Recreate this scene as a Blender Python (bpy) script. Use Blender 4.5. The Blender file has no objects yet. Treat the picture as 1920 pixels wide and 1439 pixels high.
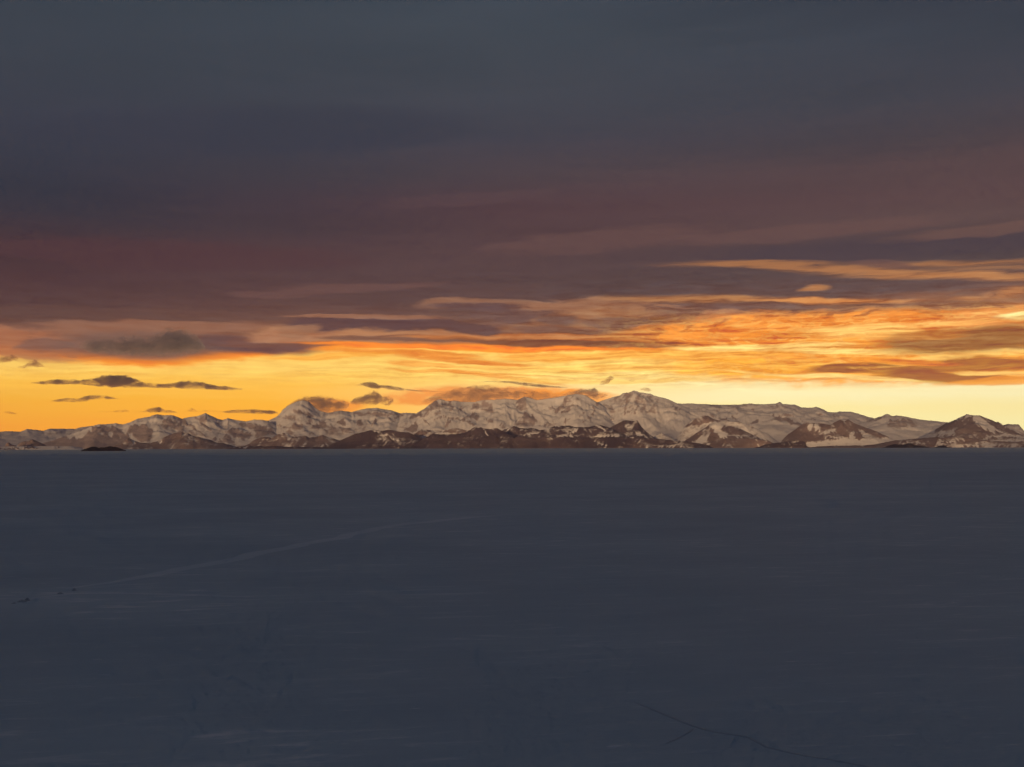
import bpy, math
import numpy as np
from mathutils import Matrix, Vector

scene = bpy.context.scene
COL = scene.collection
rng = np.random.default_rng(7)
R = math.radians

# ------------------------------------------------------------------ camera
FPX = 2100.0                  # focal length measured in pixels of the 1920 px wide photograph
CAM_H = 120.0
HORIZON = 837.0
PITCH = math.atan((HORIZON - 719.5) / FPX)
ROLL = R(0.128)
fwd = np.array([0, math.cos(PITCH), math.sin(PITCH)])
rt = np.array([1.0, 0, 0])
up = np.array([0, -math.sin(PITCH), math.cos(PITCH)])
XC = math.cos(ROLL) * rt - math.sin(ROLL) * up
YC = math.cos(ROLL) * up + math.sin(ROLL) * rt


def azel(x, y):
    """bearing and elevation angle of a measured point"""
    x = np.asarray(x, float); y = np.asarray(y, float)
    cx = (x - 960) / FPX; cy = -(y - 719.5) / FPX
    d = fwd + cx[..., None] * XC + cy[..., None] * YC
    return np.arctan2(d[..., 0], d[..., 1]), np.arctan2(d[..., 2], np.hypot(d[..., 0], d[..., 1]))


def bearing_px(X, Y, Z):
    d = np.stack([X, Y, Z - CAM_H], -1)
    k = d @ fwd
    return 960 + FPX * (d @ XC) / k, 719.5 - FPX * (d @ YC) / k


cam_data = bpy.data.cameras.new("camera")
cam = bpy.data.objects.new("camera", cam_data)
COL.objects.link(cam)
cam.matrix_world = Matrix(((XC[0], YC[0], -fwd[0], 0), (XC[1], YC[1], -fwd[1], 0),
                           (XC[2], YC[2], -fwd[2], CAM_H), (0, 0, 0, 1)))
cam_data.sensor_width = 36.0
cam_data.lens = 36.0 * FPX / 1920.0
cam_data.clip_start = 1.0
cam_data.clip_end = 600000.0
scene.camera = cam

# ------------------------------------------------------------------ helpers
def lin(c):
    return tuple(((v / 255) / 12.92 if v <= 10 else (((v / 255) + 0.055) / 1.055) ** 2.4) for v in c)


_tab = rng.random((256, 256))


def vnoise(x, y):
    xi = np.floor(x).astype(int); yi = np.floor(y).astype(int)
    fx = x - xi; fy = y - yi
    fx = fx * fx * (3 - 2 * fx); fy = fy * fy * (3 - 2 * fy)
    a = _tab[xi % 256, yi % 256]; b = _tab[(xi + 1) % 256, yi % 256]
    c = _tab[xi % 256, (yi + 1) % 256]; d = _tab[(xi + 1) % 256, (yi + 1) % 256]
    return (a * (1 - fx) + b * fx) * (1 - fy) + (c * (1 - fx) + d * fx) * fy


def fbm(x, y, o=5, seed=0):
    s = 0; a = 0.5; t = 0
    x = x + seed * 17.31; y = y + seed * 9.77
    for _ in range(o):
        s = s + a * vnoise(x, y); t += a
        x = x * 2.03 + 13.1; y = y * 2.03 + 7.7; a *= 0.5
    return s / t


def ridged(x, y, o=5, seed=0):
    s = 0; a = 0.5; t = 0
    x = x + seed * 11.9; y = y + seed * 23.3
    for _ in range(o):
        s = s + a * (1 - np.abs(2 * vnoise(x, y) - 1)); t += a
        x = x * 2.07 + 3.1; y = y * 2.07 + 5.7; a *= 0.5
    return s / t


def sstep(e0, e1, v):
    t = np.clip((v - e0) / (e1 - e0), 0, 1)
    return t * t * (3 - 2 * t)


def link_mesh(name, verts, faces, mat, attrs=None, smooth=True):
    me = bpy.data.meshes.new(name)
    v = np.asarray(verts, np.float32); f = np.asarray(faces, np.int32)
    n = f.shape[1]
    me.vertices.add(len(v)); me.vertices.foreach_set("co", v.ravel())
    me.loops.add(f.size); me.loops.foreach_set("vertex_index", f.ravel())
    me.polygons.add(len(f))
    me.polygons.foreach_set("loop_start", np.arange(0, f.size, n, dtype=np.int32))
    me.polygons.foreach_set("loop_total", np.full(len(f), n, np.int32))
    me.polygons.foreach_set("use_smooth", np.full(len(f), smooth))
    me.update(calc_edges=True); me.validate()
    for k, a in (attrs or {}).items():
        at = me.attributes.new(k, 'FLOAT', 'POINT')
        at.data.foreach_set("value", np.asarray(a, np.float32).ravel())
    me.materials.append(mat)
    o = bpy.data.objects.new(name, me)
    COL.objects.link(o)
    return o


def grid_faces(nr, nc):
    i = np.arange(nr * nc).reshape(nr, nc)
    return np.stack([i[:-1, :-1], i[:-1, 1:], i[1:, 1:], i[1:, :-1]], -1).reshape(-1, 4)


class G:
    """small node-graph writer"""
    def __init__(s, tree):
        s.t = tree; s.n = tree.nodes; s.l = tree.links

    def new(s, kind, **kw):
        nd = s.n.new(kind)
        for k, v in kw.items():
            setattr(nd, k, v)
        return nd

    def put(s, sock, v):
        if isinstance(v, bpy.types.NodeSocket):
            s.l.new(v, sock)
        else:
            sock.default_value = v

    def math(s, op, a, b=0.0, c=0.0, clamp=False):
        nd = s.new('ShaderNodeMath', operation=op, use_clamp=clamp)
        s.put(nd.inputs[0], a); s.put(nd.inputs[1], b); s.put(nd.inputs[2], c)
        return nd.outputs[0]

    def vmath(s, op, a, b=(0, 0, 0)):
        nd = s.new('ShaderNodeVectorMath', operation=op)
        s.put(nd.inputs[0], a); s.put(nd.inputs[1], b)
        return nd.outputs[0]

    def step(s, v, e0, e1, o0=0.0, o1=1.0, kind='SMOOTHSTEP'):
        nd = s.new('ShaderNodeMapRange', interpolation_type=kind)
        for i, q in enumerate((v, e0, e1, o0, o1)):
            s.put(nd.inputs[i], q)
        return nd.outputs[0]

    def mix(s, f, a, b, mode='MIX'):
        nd = s.new('ShaderNodeMix', data_type='RGBA', blend_type=mode)
        s.put(nd.inputs[0], f)
        for i, q in ((6, a), (7, b)):
            if not isinstance(q, bpy.types.NodeSocket) and len(q) == 3:
                q = (*q, 1)
            s.put(nd.inputs[i], q)
        return nd.outputs[2]

    def comb(s, x, y, z=0.0):
        nd = s.new('ShaderNodeCombineXYZ')
        for i, q in enumerate((x, y, z)):
            s.put(nd.inputs[i], q)
        return nd.outputs[0]

    def sep(s, v):
        nd = s.new('ShaderNodeSeparateXYZ'); s.put(nd.inputs[0], v)
        return nd.outputs

    def grey(s, v):
        nd = s.new('ShaderNodeCombineColor')
        for i in range(3):
            s.put(nd.inputs[i], v)
        return nd.outputs[0]

    def noise(s, vec, scale=1.0, detail=4.0, rough=0.5, dist=0.0, dims='3D'):
        nd = s.new('ShaderNodeTexNoise', noise_dimensions=dims)
        s.put(nd.inputs['Vector'], vec); s.put(nd.inputs['Scale'], scale)
        s.put(nd.inputs['Detail'], detail); s.put(nd.inputs['Roughness'], rough)
        s.put(nd.inputs['Distortion'], dist)
        return nd.outputs[0]

    def ramp(s, fac, stops):
        nd = s.new('ShaderNodeValToRGB'); s.put(nd.inputs[0], fac)
        e = nd.color_ramp.elements
        stops = sorted(stops)
        e[0].position, e[1].position = stops[0][0], stops[-1][0]
        e[0].color, e[1].color = (*stops[0][1], 1), (*stops[-1][1], 1)
        for p, c in stops[1:-1]:
            q = e.new(p); q.color = (*c, 1)
        return nd.outputs[0]

    def curve(s, fac, pts):
        nd = s.new('ShaderNodeFloatCurve'); s.put(nd.inputs[1], fac)
        c = nd.mapping.curves[0]
        pts = sorted(pts)
        c.points[0].location = pts[0]; c.points[1].location = pts[-1]
        for p in pts[1:-1]:
            c.points.new(*p)
        for p in c.points:
            p.handle_type = 'AUTO_CLAMPED'
        nd.mapping.use_clip = False
        nd.mapping.update()
        return nd.outputs[0]


def material(name):
    m = bpy.data.materials.new(name); m.use_nodes = True
    g = G(m.node_tree); g.n.clear()
    out = g.new('ShaderNodeOutputMaterial')
    return m, g, out


# ------------------------------------------------------------------ light
FILL_EL, FILL_AZ = 2.4, 196.0          # elevation, compass bearing measured clockwise from +Y
sd = bpy.data.lights.new("fill_sun", 'SUN')  # frontal fill, added behind the camera to brighten the mountain faces; glow lies ahead
sd.energy = 4.2
sd.angle = R(3)
sd.color = (1.0, 0.63, 0.31)
fill_sun = bpy.data.objects.new("fill_sun", sd)
COL.objects.link(fill_sun)
sv = Vector((math.sin(R(FILL_AZ)) * math.cos(R(FILL_EL)), math.cos(R(FILL_AZ)) * math.cos(R(FILL_EL)), math.sin(R(FILL_EL))))
fill_sun.rotation_euler = sv.to_track_quat('Z', 'Y').to_euler()
fill_sun.location = (0, 0, 9000)

HAZE = 7.0e-6                          # scattering per metre of air
AIR = (.122, .080, .076)                 # colour of a very long column of that air

# ------------------------------------------------------------------ sky
world = bpy.data.worlds.new("World")
scene.world = world
world.use_nodes = True
g = G(world.node_tree); g.n.clear()
wout = g.new('ShaderNodeOutputWorld')
bg = g.new('ShaderNodeBackground'); bg.inputs['Strength'].default_value = 0.0574
g.l.new(bg.outputs[0], wout.inputs[0])
nish = g.new('ShaderNodeTexSky', sky_type='NISHITA')
nish.sun_disc = False
nish.sun_elevation = R(FILL_EL); nish.sun_rotation = R(FILL_AZ)
nish.altitude = 120
tc = g.new('ShaderNodeTexCoord')
dx, dy, dz = g.sep(tc.outputs['Generated'])
AZ = g.math('ARCTAN2', dx, dy)
EL = g.math('ARCSINE', dz)
S = g.math('MULTIPLY_ADD', AZ, FPX, 960.0)
T = g.math('MULTIPLY_ADD', EL, -FPX, HORIZON)


def st(x, y):
    a, e = azel(x, y)
    return 960 + FPX * float(a), HORIZON - FPX * float(e)


ST = g.comb(S, T)
# two warps of the sky coordinate: broad wind shear, and curls
w1 = g.new('ShaderNodeTexNoise'); g.put(w1.inputs['Vector'], g.comb(g.math('DIVIDE', S, 260.0), g.math('DIVIDE', T, 46.0), 3.0))
w1.inputs['Scale'].default_value = 1.0; w1.inputs['Detail'].default_value = 2
w2 = g.new('ShaderNodeTexNoise'); g.put(w2.inputs['Vector'], g.comb(g.math('DIVIDE', S, 62.0), g.math('DIVIDE', T, 17.0), 8.0))
w2.inputs['Scale'].default_value = 1.0; w2.inputs['Detail'].default_value = 3
o1 = g.vmath('MULTIPLY', g.vmath('SUBTRACT', w1.outputs[1], (.5, .5, .5)), (90, 20, 0))
o2 = g.vmath('MULTIPLY', g.vmath('SUBTRACT', w2.outputs[1], (.5, .5, .5)), (26, 9, 0))
W = g.vmath('ADD', ST, g.vmath('ADD', o1, o2))
WS, WT, _ = g.sep(W)
N1 = g.noise(g.vmath('MULTIPLY', W, (1 / 190, 1 / 13, 1)), 1.0, 5, 0.66, .25)      # long streaks
N2 = g.noise(g.vmath('MULTIPLY', W, (1 / 46, 1 / 13, 1)), 1.0, 5, 0.68, .3)
NF = g.noise(g.vmath('MULTIPLY', W, (1 / 110, 1 / 6, 1)), 1.0, 4, 0.62, .4)       # fine threads       # puffs
N3 = g.noise(g.vmath('MULTIPLY', W, (1 / 700, 1 / 90, 1)), 1.0, 3, 0.5)      # broad bands
N1c = g.math('SUBTRACT', N1, 0.5); N2c = g.math('SUBTRACT', N2, 0.5); N3c = g.math('SUBTRACT', N3, 0.5); NFc = g.math('SUBTRACT', NF, 0.5)


def column(x, stops, t0, t1):
    res = []
    for y, c in stops:
        res.append(((st(x, y)[1] - t0) / (t1 - t0), lin(c)))
    return res


TN = g.math('MULTIPLY_ADD', N3c, 60.0, T)
TN = g.math('MULTIPLY_ADD', N1c, 26.0, TN)
tn = g.math('DIVIDE', g.math('SUBTRACT', TN, -60.0), 760.0, clamp=True)
cl = column(100, [(-40, (60, 66, 76)), (100, (62, 66, 76)), (230, (61, 62, 74)), (350, (56, 55, 67)), (405, (60, 54, 64)), (450, (76, 56, 62)),
                  (520, (82, 58, 62)), (570, (88, 63, 64)), (600, (100, 72, 68)), (625, (128, 88, 76)), (660, (150, 100, 78)), (700, (170, 105, 70))], -60, 700)
cm = column(960, [(-40, (65, 72, 83)), (60, (68, 73, 82)), (190, (69, 70, 79)), (270, (68, 65, 75)), (330, (78, 66, 72)), (390, (84, 62, 67)),
                  (450, (88, 66, 69)), (520, (92, 70, 71)), (560, (104, 77, 74)), (600, (128, 90, 78)), (630, (150, 98, 74)), (700, (190, 115, 65))], -60, 700)
cr = column(1780, [(-40, (58, 61, 72)), (60, (62, 65, 75)), (170, (70, 68, 77)), (240, (78, 68, 74)), (290, (90, 71, 74)), (370, (92, 70, 72)), (420, (94, 73, 73)),
                   (455, (78, 65, 70)), (500, (92, 74, 74)), (545, (104, 79, 76)), (580, (160, 106, 76)), (610, (205, 128, 72)), (700, (240, 150, 70))], -60, 700)
dL, dM, dR = g.ramp(tn, cl), g.ramp(tn, cm), g.ramp(tn, cr)
sA, sB, sC = st(100, 400)[0], st(960, 400)[0], st(1780, 400)[0]
deck = g.mix(g.step(WS, sA, sB, kind='LINEAR'), dL, dM)
deck = g.mix(g.step(WS, sB, sC, kind='LINEAR'), deck, dR)
deck = g.mix(1.0, deck, g.grey(g.math('MULTIPLY_ADD', N1c, .16, g.math('MULTIPLY_ADD', N3c, .30, .97))), 'MULTIPLY')

tk = g.math('DIVIDE', g.math('SUBTRACT', g.math('MULTIPLY_ADD', N1c, 46.0, T), 600.0), 260.0, clamp=True)
kl = column(200, [(640, (255, 196, 96)), (685, (255, 206, 106)), (715, (255, 194, 84)), (760, (255, 181, 64)), (810, (255, 168, 52)), (840, (250, 158, 50))], 600, 860)
kr = column(1560, [(640, (255, 200, 100)), (690, (255, 214, 120)), (718, (255, 236, 172)), (740, (255, 240, 184)), (765, (255, 234, 164)), (800, (255, 238, 172)), (840, (255, 232, 160))], 600, 860)
clear = g.mix(g.step(g.math('MULTIPLY_ADD', N3c, 500.0, S), 480.0, 1500.0), g.ramp(tk, kl), g.ramp(tk, kr))
glow = g.curve(g.step(AZ, -math.pi, math.pi, kind='LINEAR'), [(0, .06), (.22, .10), (.36, .45), (.43, .95), (.5, 1.0), (.57, 1.0), (.64, .7), (.8, .10), (1, .06)])
clear = g.mix(1.0, clear, g.grey(glow), 'MULTIPLY')

EDGE = [(-400, 640), (0, 656), (90, 666), (190, 674), (290, 679), (390, 672), (470, 663), (540, 655), (610, 650), (700, 647), (800, 646), (960, 647),
        (1100, 650), (1220, 654), (1320, 648), (1400, 640), (1500, 634), (1700, 630), (1920, 622), (2400, 640)]
ed = [((st(x, y)[0] + 1000) / 4000, (st(x, y)[1] - 500) / 300) for x, y in EDGE]
edge = g.math('MULTIPLY_ADD', g.curve(g.math('DIVIDE', g.math('ADD', WS, 1000.0), 4000.0), ed), 300.0, 500.0)
d = g.math('SUBTRACT', T, edge)
d = g.math('MULTIPLY_ADD', N2c, 14.0, d)
d = g.math('MULTIPLY_ADD', N1c, 16.0, d)
sky = g.mix(g.step(d, -5.0, 7.0), deck, clear)
rim = g.math('MULTIPLY', g.step(d, -16.0, -1.0), g.step(d, 16.0, 1.0))
sky = g.mix(g.math('MULTIPLY', rim, g.math('MULTIPLY', glow, .85)), sky, lin((250, 138, 44)))


_shear, _eat, _neg = {}, {}, {}


def blob(x, y, rx, ry, rot, col, op=.9, e0=.06, e1=.46, kn=.5, n=None):
    """a soft bank or streak of sky-wide cloud at a bearing and elevation"""
    global sky
    s0, t0 = st(x, y)
    k = math.tan(R(2.0 * max(-3, min(3, round(rot / 2 + 1e-6)))))
    if k not in _shear:
        _shear[k] = g.comb(WS, g.math('MULTIPLY_ADD', WS, -k, WT))
    key = (None if n is None else n.node.name, kn)
    if key not in _eat:                      # noise that frays the bank
        _eat[key] = g.math('MULTIPLY_ADD', N2c if n is None else n, 6.0 * kn, 1.0)
        _neg[key] = g.math('MULTIPLY', _eat[key], -1.0)
    ax, ay = rx * 1.3, ry * 1.5
    q = g.new('ShaderNodeVectorMath', operation='MULTIPLY_ADD')
    g.l.new(_shear[k], q.inputs[0])
    q.inputs[1].default_value = (1 / ax, 1 / ay, 0)
    q.inputs[2].default_value = (-s0 / ax, -(t0 - k * s0) / ay, 0)
    ln = g.new('ShaderNodeVectorMath', operation='LENGTH')
    g.l.new(q.outputs[0], ln.inputs[0])
    a = g.step(g.math('MULTIPLY_ADD', ln.outputs['Value'], _neg[key], _eat[key]), e0, e1, 0.0, op)
    sky = g.mix(a, sky, lin(col))


# upper deck, faint bands
blob(480, 250, 420, 40, -4, (58, 58, 71), .5, kn=.2)
blob(1500, 436, 260, 12, -2, (108, 79, 76), .5, n=NFc, kn=.4)
blob(1120, 450, 220, 18, -4, (104, 76, 74), .6, n=N1c)
blob(1640, 470, 330, 18, 0, (78, 64, 71), .7, n=N1c)
blob(1850, 430, 180, 8, -2, (112, 82, 76), .6, n=N1c)
blob(880, 372, 160, 12, -4, (94, 71, 74), .35, n=NFc, kn=.4)
blob(330, 480, 330, 24, -1, (84, 57, 62), .6, n=N1c)
blob(620, 543, 190, 9, -5, (112, 80, 76), .6, n=N1c)
blob(150, 596, 260, 16, -3, (106, 76, 70), .5, n=N1c)
# left rim above the grey bank
blob(290, 616, 210, 13, -3, (150, 104, 84), .85, n=N1c)
blob(30, 645, 130, 24, 4, (172, 110, 80), .85)
blob(80, 645, 48, 12, 0, (128, 92, 82), .8)
blob(455, 648, 130, 13, 2, (104, 75, 76), .95, n=N1c, kn=.3)
blob(265, 648, 150, 24, 0, (118, 90, 82), .7, kn=.3)
blob(560, 640, 150, 9, -3, (124, 84, 74), .85, n=N1c)
# lumpy lit banks in the middle
blob(720, 628, 230, 17, 0, (182, 126, 90), .95, kn=.3)
blob(560, 628, 90, 10, -4, (176, 122, 92), .9, kn=.3)
blob(620, 607, 74, 15, -4, (100, 71, 71), .97, kn=.4)
blob(745, 608, 120, 12, 2, (97, 69, 70), .97, kn=.4)
blob(860, 615, 90, 9, 5, (103, 73, 71), .95, kn=.4)
blob(680, 596, 140, 4, -1, (160, 112, 88), .8)
blob(560, 622, 45, 9, -12, (160, 112, 86), .8)
blob(760, 635, 150, 6, -1, (126, 86, 72), .9, n=N1c)
blob(850, 571, 60, 10, -2, (150, 106, 84), .85, kn=.4)
blob(960, 572, 110, 7, 2, (150, 106, 84), .8, kn=.4)
blob(925, 580, 120, 8, 2, (104, 75, 73), .95, kn=.4)
blob(1090, 578, 140, 15, -2, (156, 108, 82), .9)
blob(1010, 598, 130, 12, 2, (112, 80, 74), .85)
blob(1110, 600, 120, 16, -4, (164, 112, 80), .9)
blob(1045, 603, 46, 9, 0, (118, 86, 78), .9)
blob(985, 618, 60, 9, 0, (150, 104, 80), .8)
blob(1180, 605, 90, 10, 0, (128, 90, 76), .8)
blob(1060, 622, 110, 8, 2, (126, 88, 76), .85)
blob(1000, 632, 240, 5, -1, (196, 120, 70), .8, n=N1c)
blob(1260, 628, 160, 16, -2, (196, 122, 68), .8)
# the red-lined dark bar under them
blob(1010, 652, 330, 5, 0, (255, 134, 36), .95, n=N1c, kn=.3)
blob(1040, 643, 190, 6, 1, (126, 80, 62), .95, n=N1c, kn=.3)
blob(1270, 643, 130, 7, -2, (150, 92, 60), .9, n=N1c)
blob(780, 651, 230, 4, 1, (255, 138, 38), .85, n=N1c, kn=.3)
# pale wave streaks on the right
blob(1410, 497, 170, 6, 2, (160, 108, 74), .95, e0=.0, e1=.85, n=NFc, kn=.42)
blob(1560, 506, 190, 7, 3, (170, 114, 76), .95, e0=.0, e1=.85, n=NFc, kn=.42)
blob(1780, 519, 230, 8, 3, (184, 124, 80), .98, e0=.0, e1=.85, n=NFc, kn=.42)
blob(1800, 496, 210, 5, 1, (158, 108, 76), .95, e0=.0, e1=.85, n=NFc, kn=.42)
blob(1850, 505, 120, 4, 2, (150, 104, 76), .9, e0=.0, e1=.85, n=NFc, kn=.42)
blob(1660, 498, 60, 6, 10, (110, 80, 76), .7, n=N1c)
blob(1300, 563, 170, 7, 1, (176, 118, 76), .95, e0=.0, e1=.85, n=NFc, kn=.42)
blob(1560, 565, 170, 4, 1, (212, 138, 80), .98, e0=.0, e1=.85, n=NFc, kn=.42)
blob(1260, 577, 40, 3, 3, (170, 116, 84), .8)
blob(1420, 578, 170, 7, 1, (118, 84, 76), .8, n=N1c)
blob(1905, 550, 40, 9, -8, (184, 122, 80), .9, e0=.0, e1=.85)
blob(1532, 542, 22, 7, 0, (186, 126, 82), .98, e0=.0, e1=.85, kn=.3)
blob(1528, 546, 28, 4, 0, (176, 120, 80), .9, e0=.0, e1=.85, kn=.3)
blob(1838, 561, 28, 4, -1, (184, 124, 82), .9, e0=.0, e1=.85, kn=.4)
# burning orange mass on the right
blob(1420, 598, 90, 12, -4, (196, 126, 80), .85)
blob(1350, 592, 44, 9, 0, (178, 118, 84), .85)
blob(1560, 618, 330, 30, -1, (246, 146, 62), .95)
blob(1360, 632, 140, 14, 0, (240, 140, 58), .85)
blob(1880, 606, 170, 26, -4, (230, 144, 76), .9)
blob(1610, 625, 110, 14, 2, (255, 192, 104), .95, n=N1c)
blob(1700, 610, 120, 5, 0, (255, 180, 96), .8, n=N1c)
blob(1910, 594, 48, 7, 0, (255, 228, 150), .95, n=N1c, kn=.3)
blob(1480, 628, 80, 10, 0, (232, 132, 50), .8)
blob(1660, 676, 380, 38, 0, (248, 154, 62), .92)
blob(1420, 652, 170, 7, 0, (255, 206, 118), .9, n=N1c)
blob(1500, 660, 190, 5, -2, (226, 134, 52), .9, n=N1c)
blob(1650, 660, 190, 5, 2, (255, 204, 116), .9, n=N1c)
blob(1800, 668, 170, 6, -5, (255, 190, 100), .85, n=N1c)
blob(1400, 690, 160, 13, 0, (252, 172, 66), .8)
vein = g.math('MULTIPLY', g.step(g.math('ABSOLUTE', g.math('MULTIPLY_ADD', N1c, .5, N2c)), .055, .0), g.math('MULTIPLY', g.step(S, 1000.0, 1420.0), g.math('MULTIPLY', g.step(T, 578.0, 625.0), g.step(T, 712.0, 690.0))))
sky = g.mix(g.math('MULTIPLY', vein, .38), sky, lin((255, 208, 116)))
blob(1590, 690, 74, 8, -3, (160, 94, 42), .97, kn=.4)
blob(1660, 692, 60, 5, 3, (255, 190, 104), .9)
blob(1765, 703, 135, 13, 4, (172, 106, 48), .98, kn=.25, n=N1c)
blob(1850, 681, 120, 10, 2, (178, 110, 54), .95, n=N1c)
blob(1690, 677, 90, 5, 3, (236, 138, 52), .8)
blob(1870, 698, 90, 4, 3, (255, 196, 108), .9, n=N1c)
blob(1560, 707, 190, 4, 3, (255, 214, 130), .8, n=N1c)
blob(1880, 712, 90, 7, -3, (250, 164, 74), .85, n=N1c)
blob(1840, 637, 170, 20, -3, (160, 106, 64), .97, kn=.3)
blob(1740, 630, 70, 8, -2, (196, 122, 62), .85, n=N1c)
# orange threads in the gold
blob(770, 664, 150, 5, 1, (238, 142, 60), .85, n=N1c)
blob(850, 674, 150, 6, 3, (236, 140, 62), .9, n=N1c)
blob(620, 668, 120, 5, -2, (255, 172, 70), .7, n=N1c)
blob(800, 686, 80, 5, 4, (246, 158, 72), .7, n=N1c)
blob(870, 701, 150, 3, 2, (244, 156, 70), .7, n=N1c)
blob(930, 708, 120, 3, 6, (238, 146, 66), .7, n=N1c)
blob(1020, 669, 80, 8, 2, (252, 168, 72), .8, n=N1c)
blob(1250, 668, 230, 8, -1, (254, 176, 78), .8, n=N1c)
blob(1130, 690, 260, 5, 0, (255, 184, 88), .6, n=N1c)
blob(1120, 713, 200, 4, 0, (255, 200, 100), .6, n=N1c)
blob(900, 742, 190, 16, -3, (242, 146, 74), .85)
blob(1060, 742, 110, 12, 2, (246, 150, 64), .8)
blob(610, 762, 60, 14, 0, (242, 146, 70), .8)

# overhead and behind: the same dull deck, slightly bluer towards the zenith
zen = g.step(EL, R(23), R(46))
thr = g.math('MULTIPLY', g.math('MULTIPLY_ADD', N2c, .6, NFc), g.math('MULTIPLY', g.math('MULTIPLY', g.step(T, 480.0, 640.0), g.step(S, 500.0, 1350.0, .28, 1.0)), g.step(T, 745.0, 700.0)))
cc = g.new('ShaderNodeCombineColor')
for i, k in enumerate((1.3, 2.5, 3.0)):
    g.put(cc.inputs[i], g.math('MULTIPLY_ADD', thr, k, 1.0))
sky = g.mix(1.0, sky, cc.outputs[0], 'MULTIPLY')
# the colours above are as seen from the ground; take the air in front of them back out
tau = g.math('MULTIPLY', g.math('MINIMUM', g.math('DIVIDE', 6080.0, g.math('MAXIMUM', dz, .001)), 122000.0), -HAZE)
trn = g.math('EXPONENT', tau)
one = g.math('SUBTRACT', 1.0, trn)
air = g.new('ShaderNodeCombineColor')
for i in range(3):
    g.put(air.inputs[i], g.math('MULTIPLY', one, AIR[i]))
sky = g.mix(1.0, sky, air.outputs[0], 'SUBTRACT')
sky = g.mix(1.0, sky, (.012, .012, .014), 'LIGHTEN')
inv = g.grey(g.math('DIVIDE', 1.0, trn))
sky = g.mix(1.0, sky, inv, 'MULTIPLY')
sky = g.mix(g.math('MULTIPLY', zen, .95), sky, (.0172, .037, .061))
back = g.step(g.math('ABSOLUTE', AZ), R(60), R(120))
lowb = g.mix(g.step(EL, 0.0, R(30)), (.060, .050, .062), (.030, .038, .060))
sky = g.mix(back, sky, lowb)
tot = g.mix(1.0, g.mix(1.0, sky, (10.0, 10.0, 10.0), 'MULTIPLY'), g.mix(1.0, nish.outputs[0], (.02, .02, .02), 'MULTIPLY'), 'ADD')
g.l.new(tot, bg.inputs['Color'])

# ------------------------------------------------------------------ materials of the land
def terrain_mat(name, rock_a, rock_b, snow=(.82, .80, .80)):
    m, g, out = material(name)
    at = g.new('ShaderNodeAttribute', attribute_name='rock')
    pos = g.new('ShaderNodeTexCoord').outputs['Object']
    n = g.noise(g.vmath('MULTIPLY', pos, (1 / 380, 1 / 380, 1 / 160)), 1.0, 6, .65)
    n2 = g.noise(g.vmath('MULTIPLY', pos, (1 / 2200, 1 / 2200, 1 / 500)), 1.0, 4, .55)
    v = g.math('MULTIPLY_ADD', g.math('SUBTRACT', n, .5), 1.3, at.outputs['Fac'])
    v = g.math('MULTIPLY_ADD', g.math('SUBTRACT', n2, .5), .3, v)
    f = g.step(v, .26, .78)
    rk = g.mix(g.step(n2, .35, .65), rock_a, rock_b)
    sn = g.mix(g.step(n2, .35, .7), snow, tuple(c * .9 for c in snow))
    p = g.new('ShaderNodeBsdfPrincipled')
    g.put(p.inputs['Base Color'], g.mix(f, sn, rk))
    p.inputs['Roughness'].default_value = .9
    p.inputs['Specular IOR Level'].default_value = .1
    b = g.new('ShaderNodeBump'); b.inputs['Strength'].default_value = .5; b.inputs['Distance'].default_value = 45
    g.put(b.inputs['Height'], n); g.l.new(b.outputs[0], p.inputs['Normal'])
    g.l.new(p.outputs[0], out.inputs[0])
    return m


M_GRANITE = terrain_mat("granite_and_snow", (.33, .268, .262), (.43, .35, .335))
M_BROWN = terrain_mat("brown_scree_and_snow", (.18, .132, .132), (.26, .195, .185))
M_BASALT = terrain_mat("dark_basalt_and_snow", (.070, .048, .058), (.115, .082, .086))
M_BLACK = terrain_mat("black_lava", (.005, .004, .006), (.009, .006, .009))


def inside_dist(px, py, poly):
    """signed distance to a closed outline, positive inside"""
    P = np.asarray(poly, float)
    ins = np.zeros(px.shape, bool); dist = np.full(px.shape, 1e9)
    n = len(P)
    for i in range(n):
        x1, y1 = P[i]; x2, y2 = P[(i + 1) % n]
        c = ((y1 > py) != (y2 > py)) & (px < (x2 - x1) * (py - y1) / ((y2 - y1) if y2 != y1 else 1e-9) + x1)
        ins ^= c
        dist = np.minimum(dist, seg_dist(px, py, x1, y1, x2, y2))
    return np.where(ins, dist, -dist)


def seg_dist(px, py, x1, y1, x2, y2):
    L = (x2 - x1) ** 2 + (y2 - y1) ** 2 + 1e-9
    t = np.clip(((px - x1) * (x2 - x1) + (py - y1) * (y2 - y1)) / L, 0, 1)
    return np.hypot(px - x1 - t * (x2 - x1), py - y1 - t * (y2 - y1))


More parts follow.
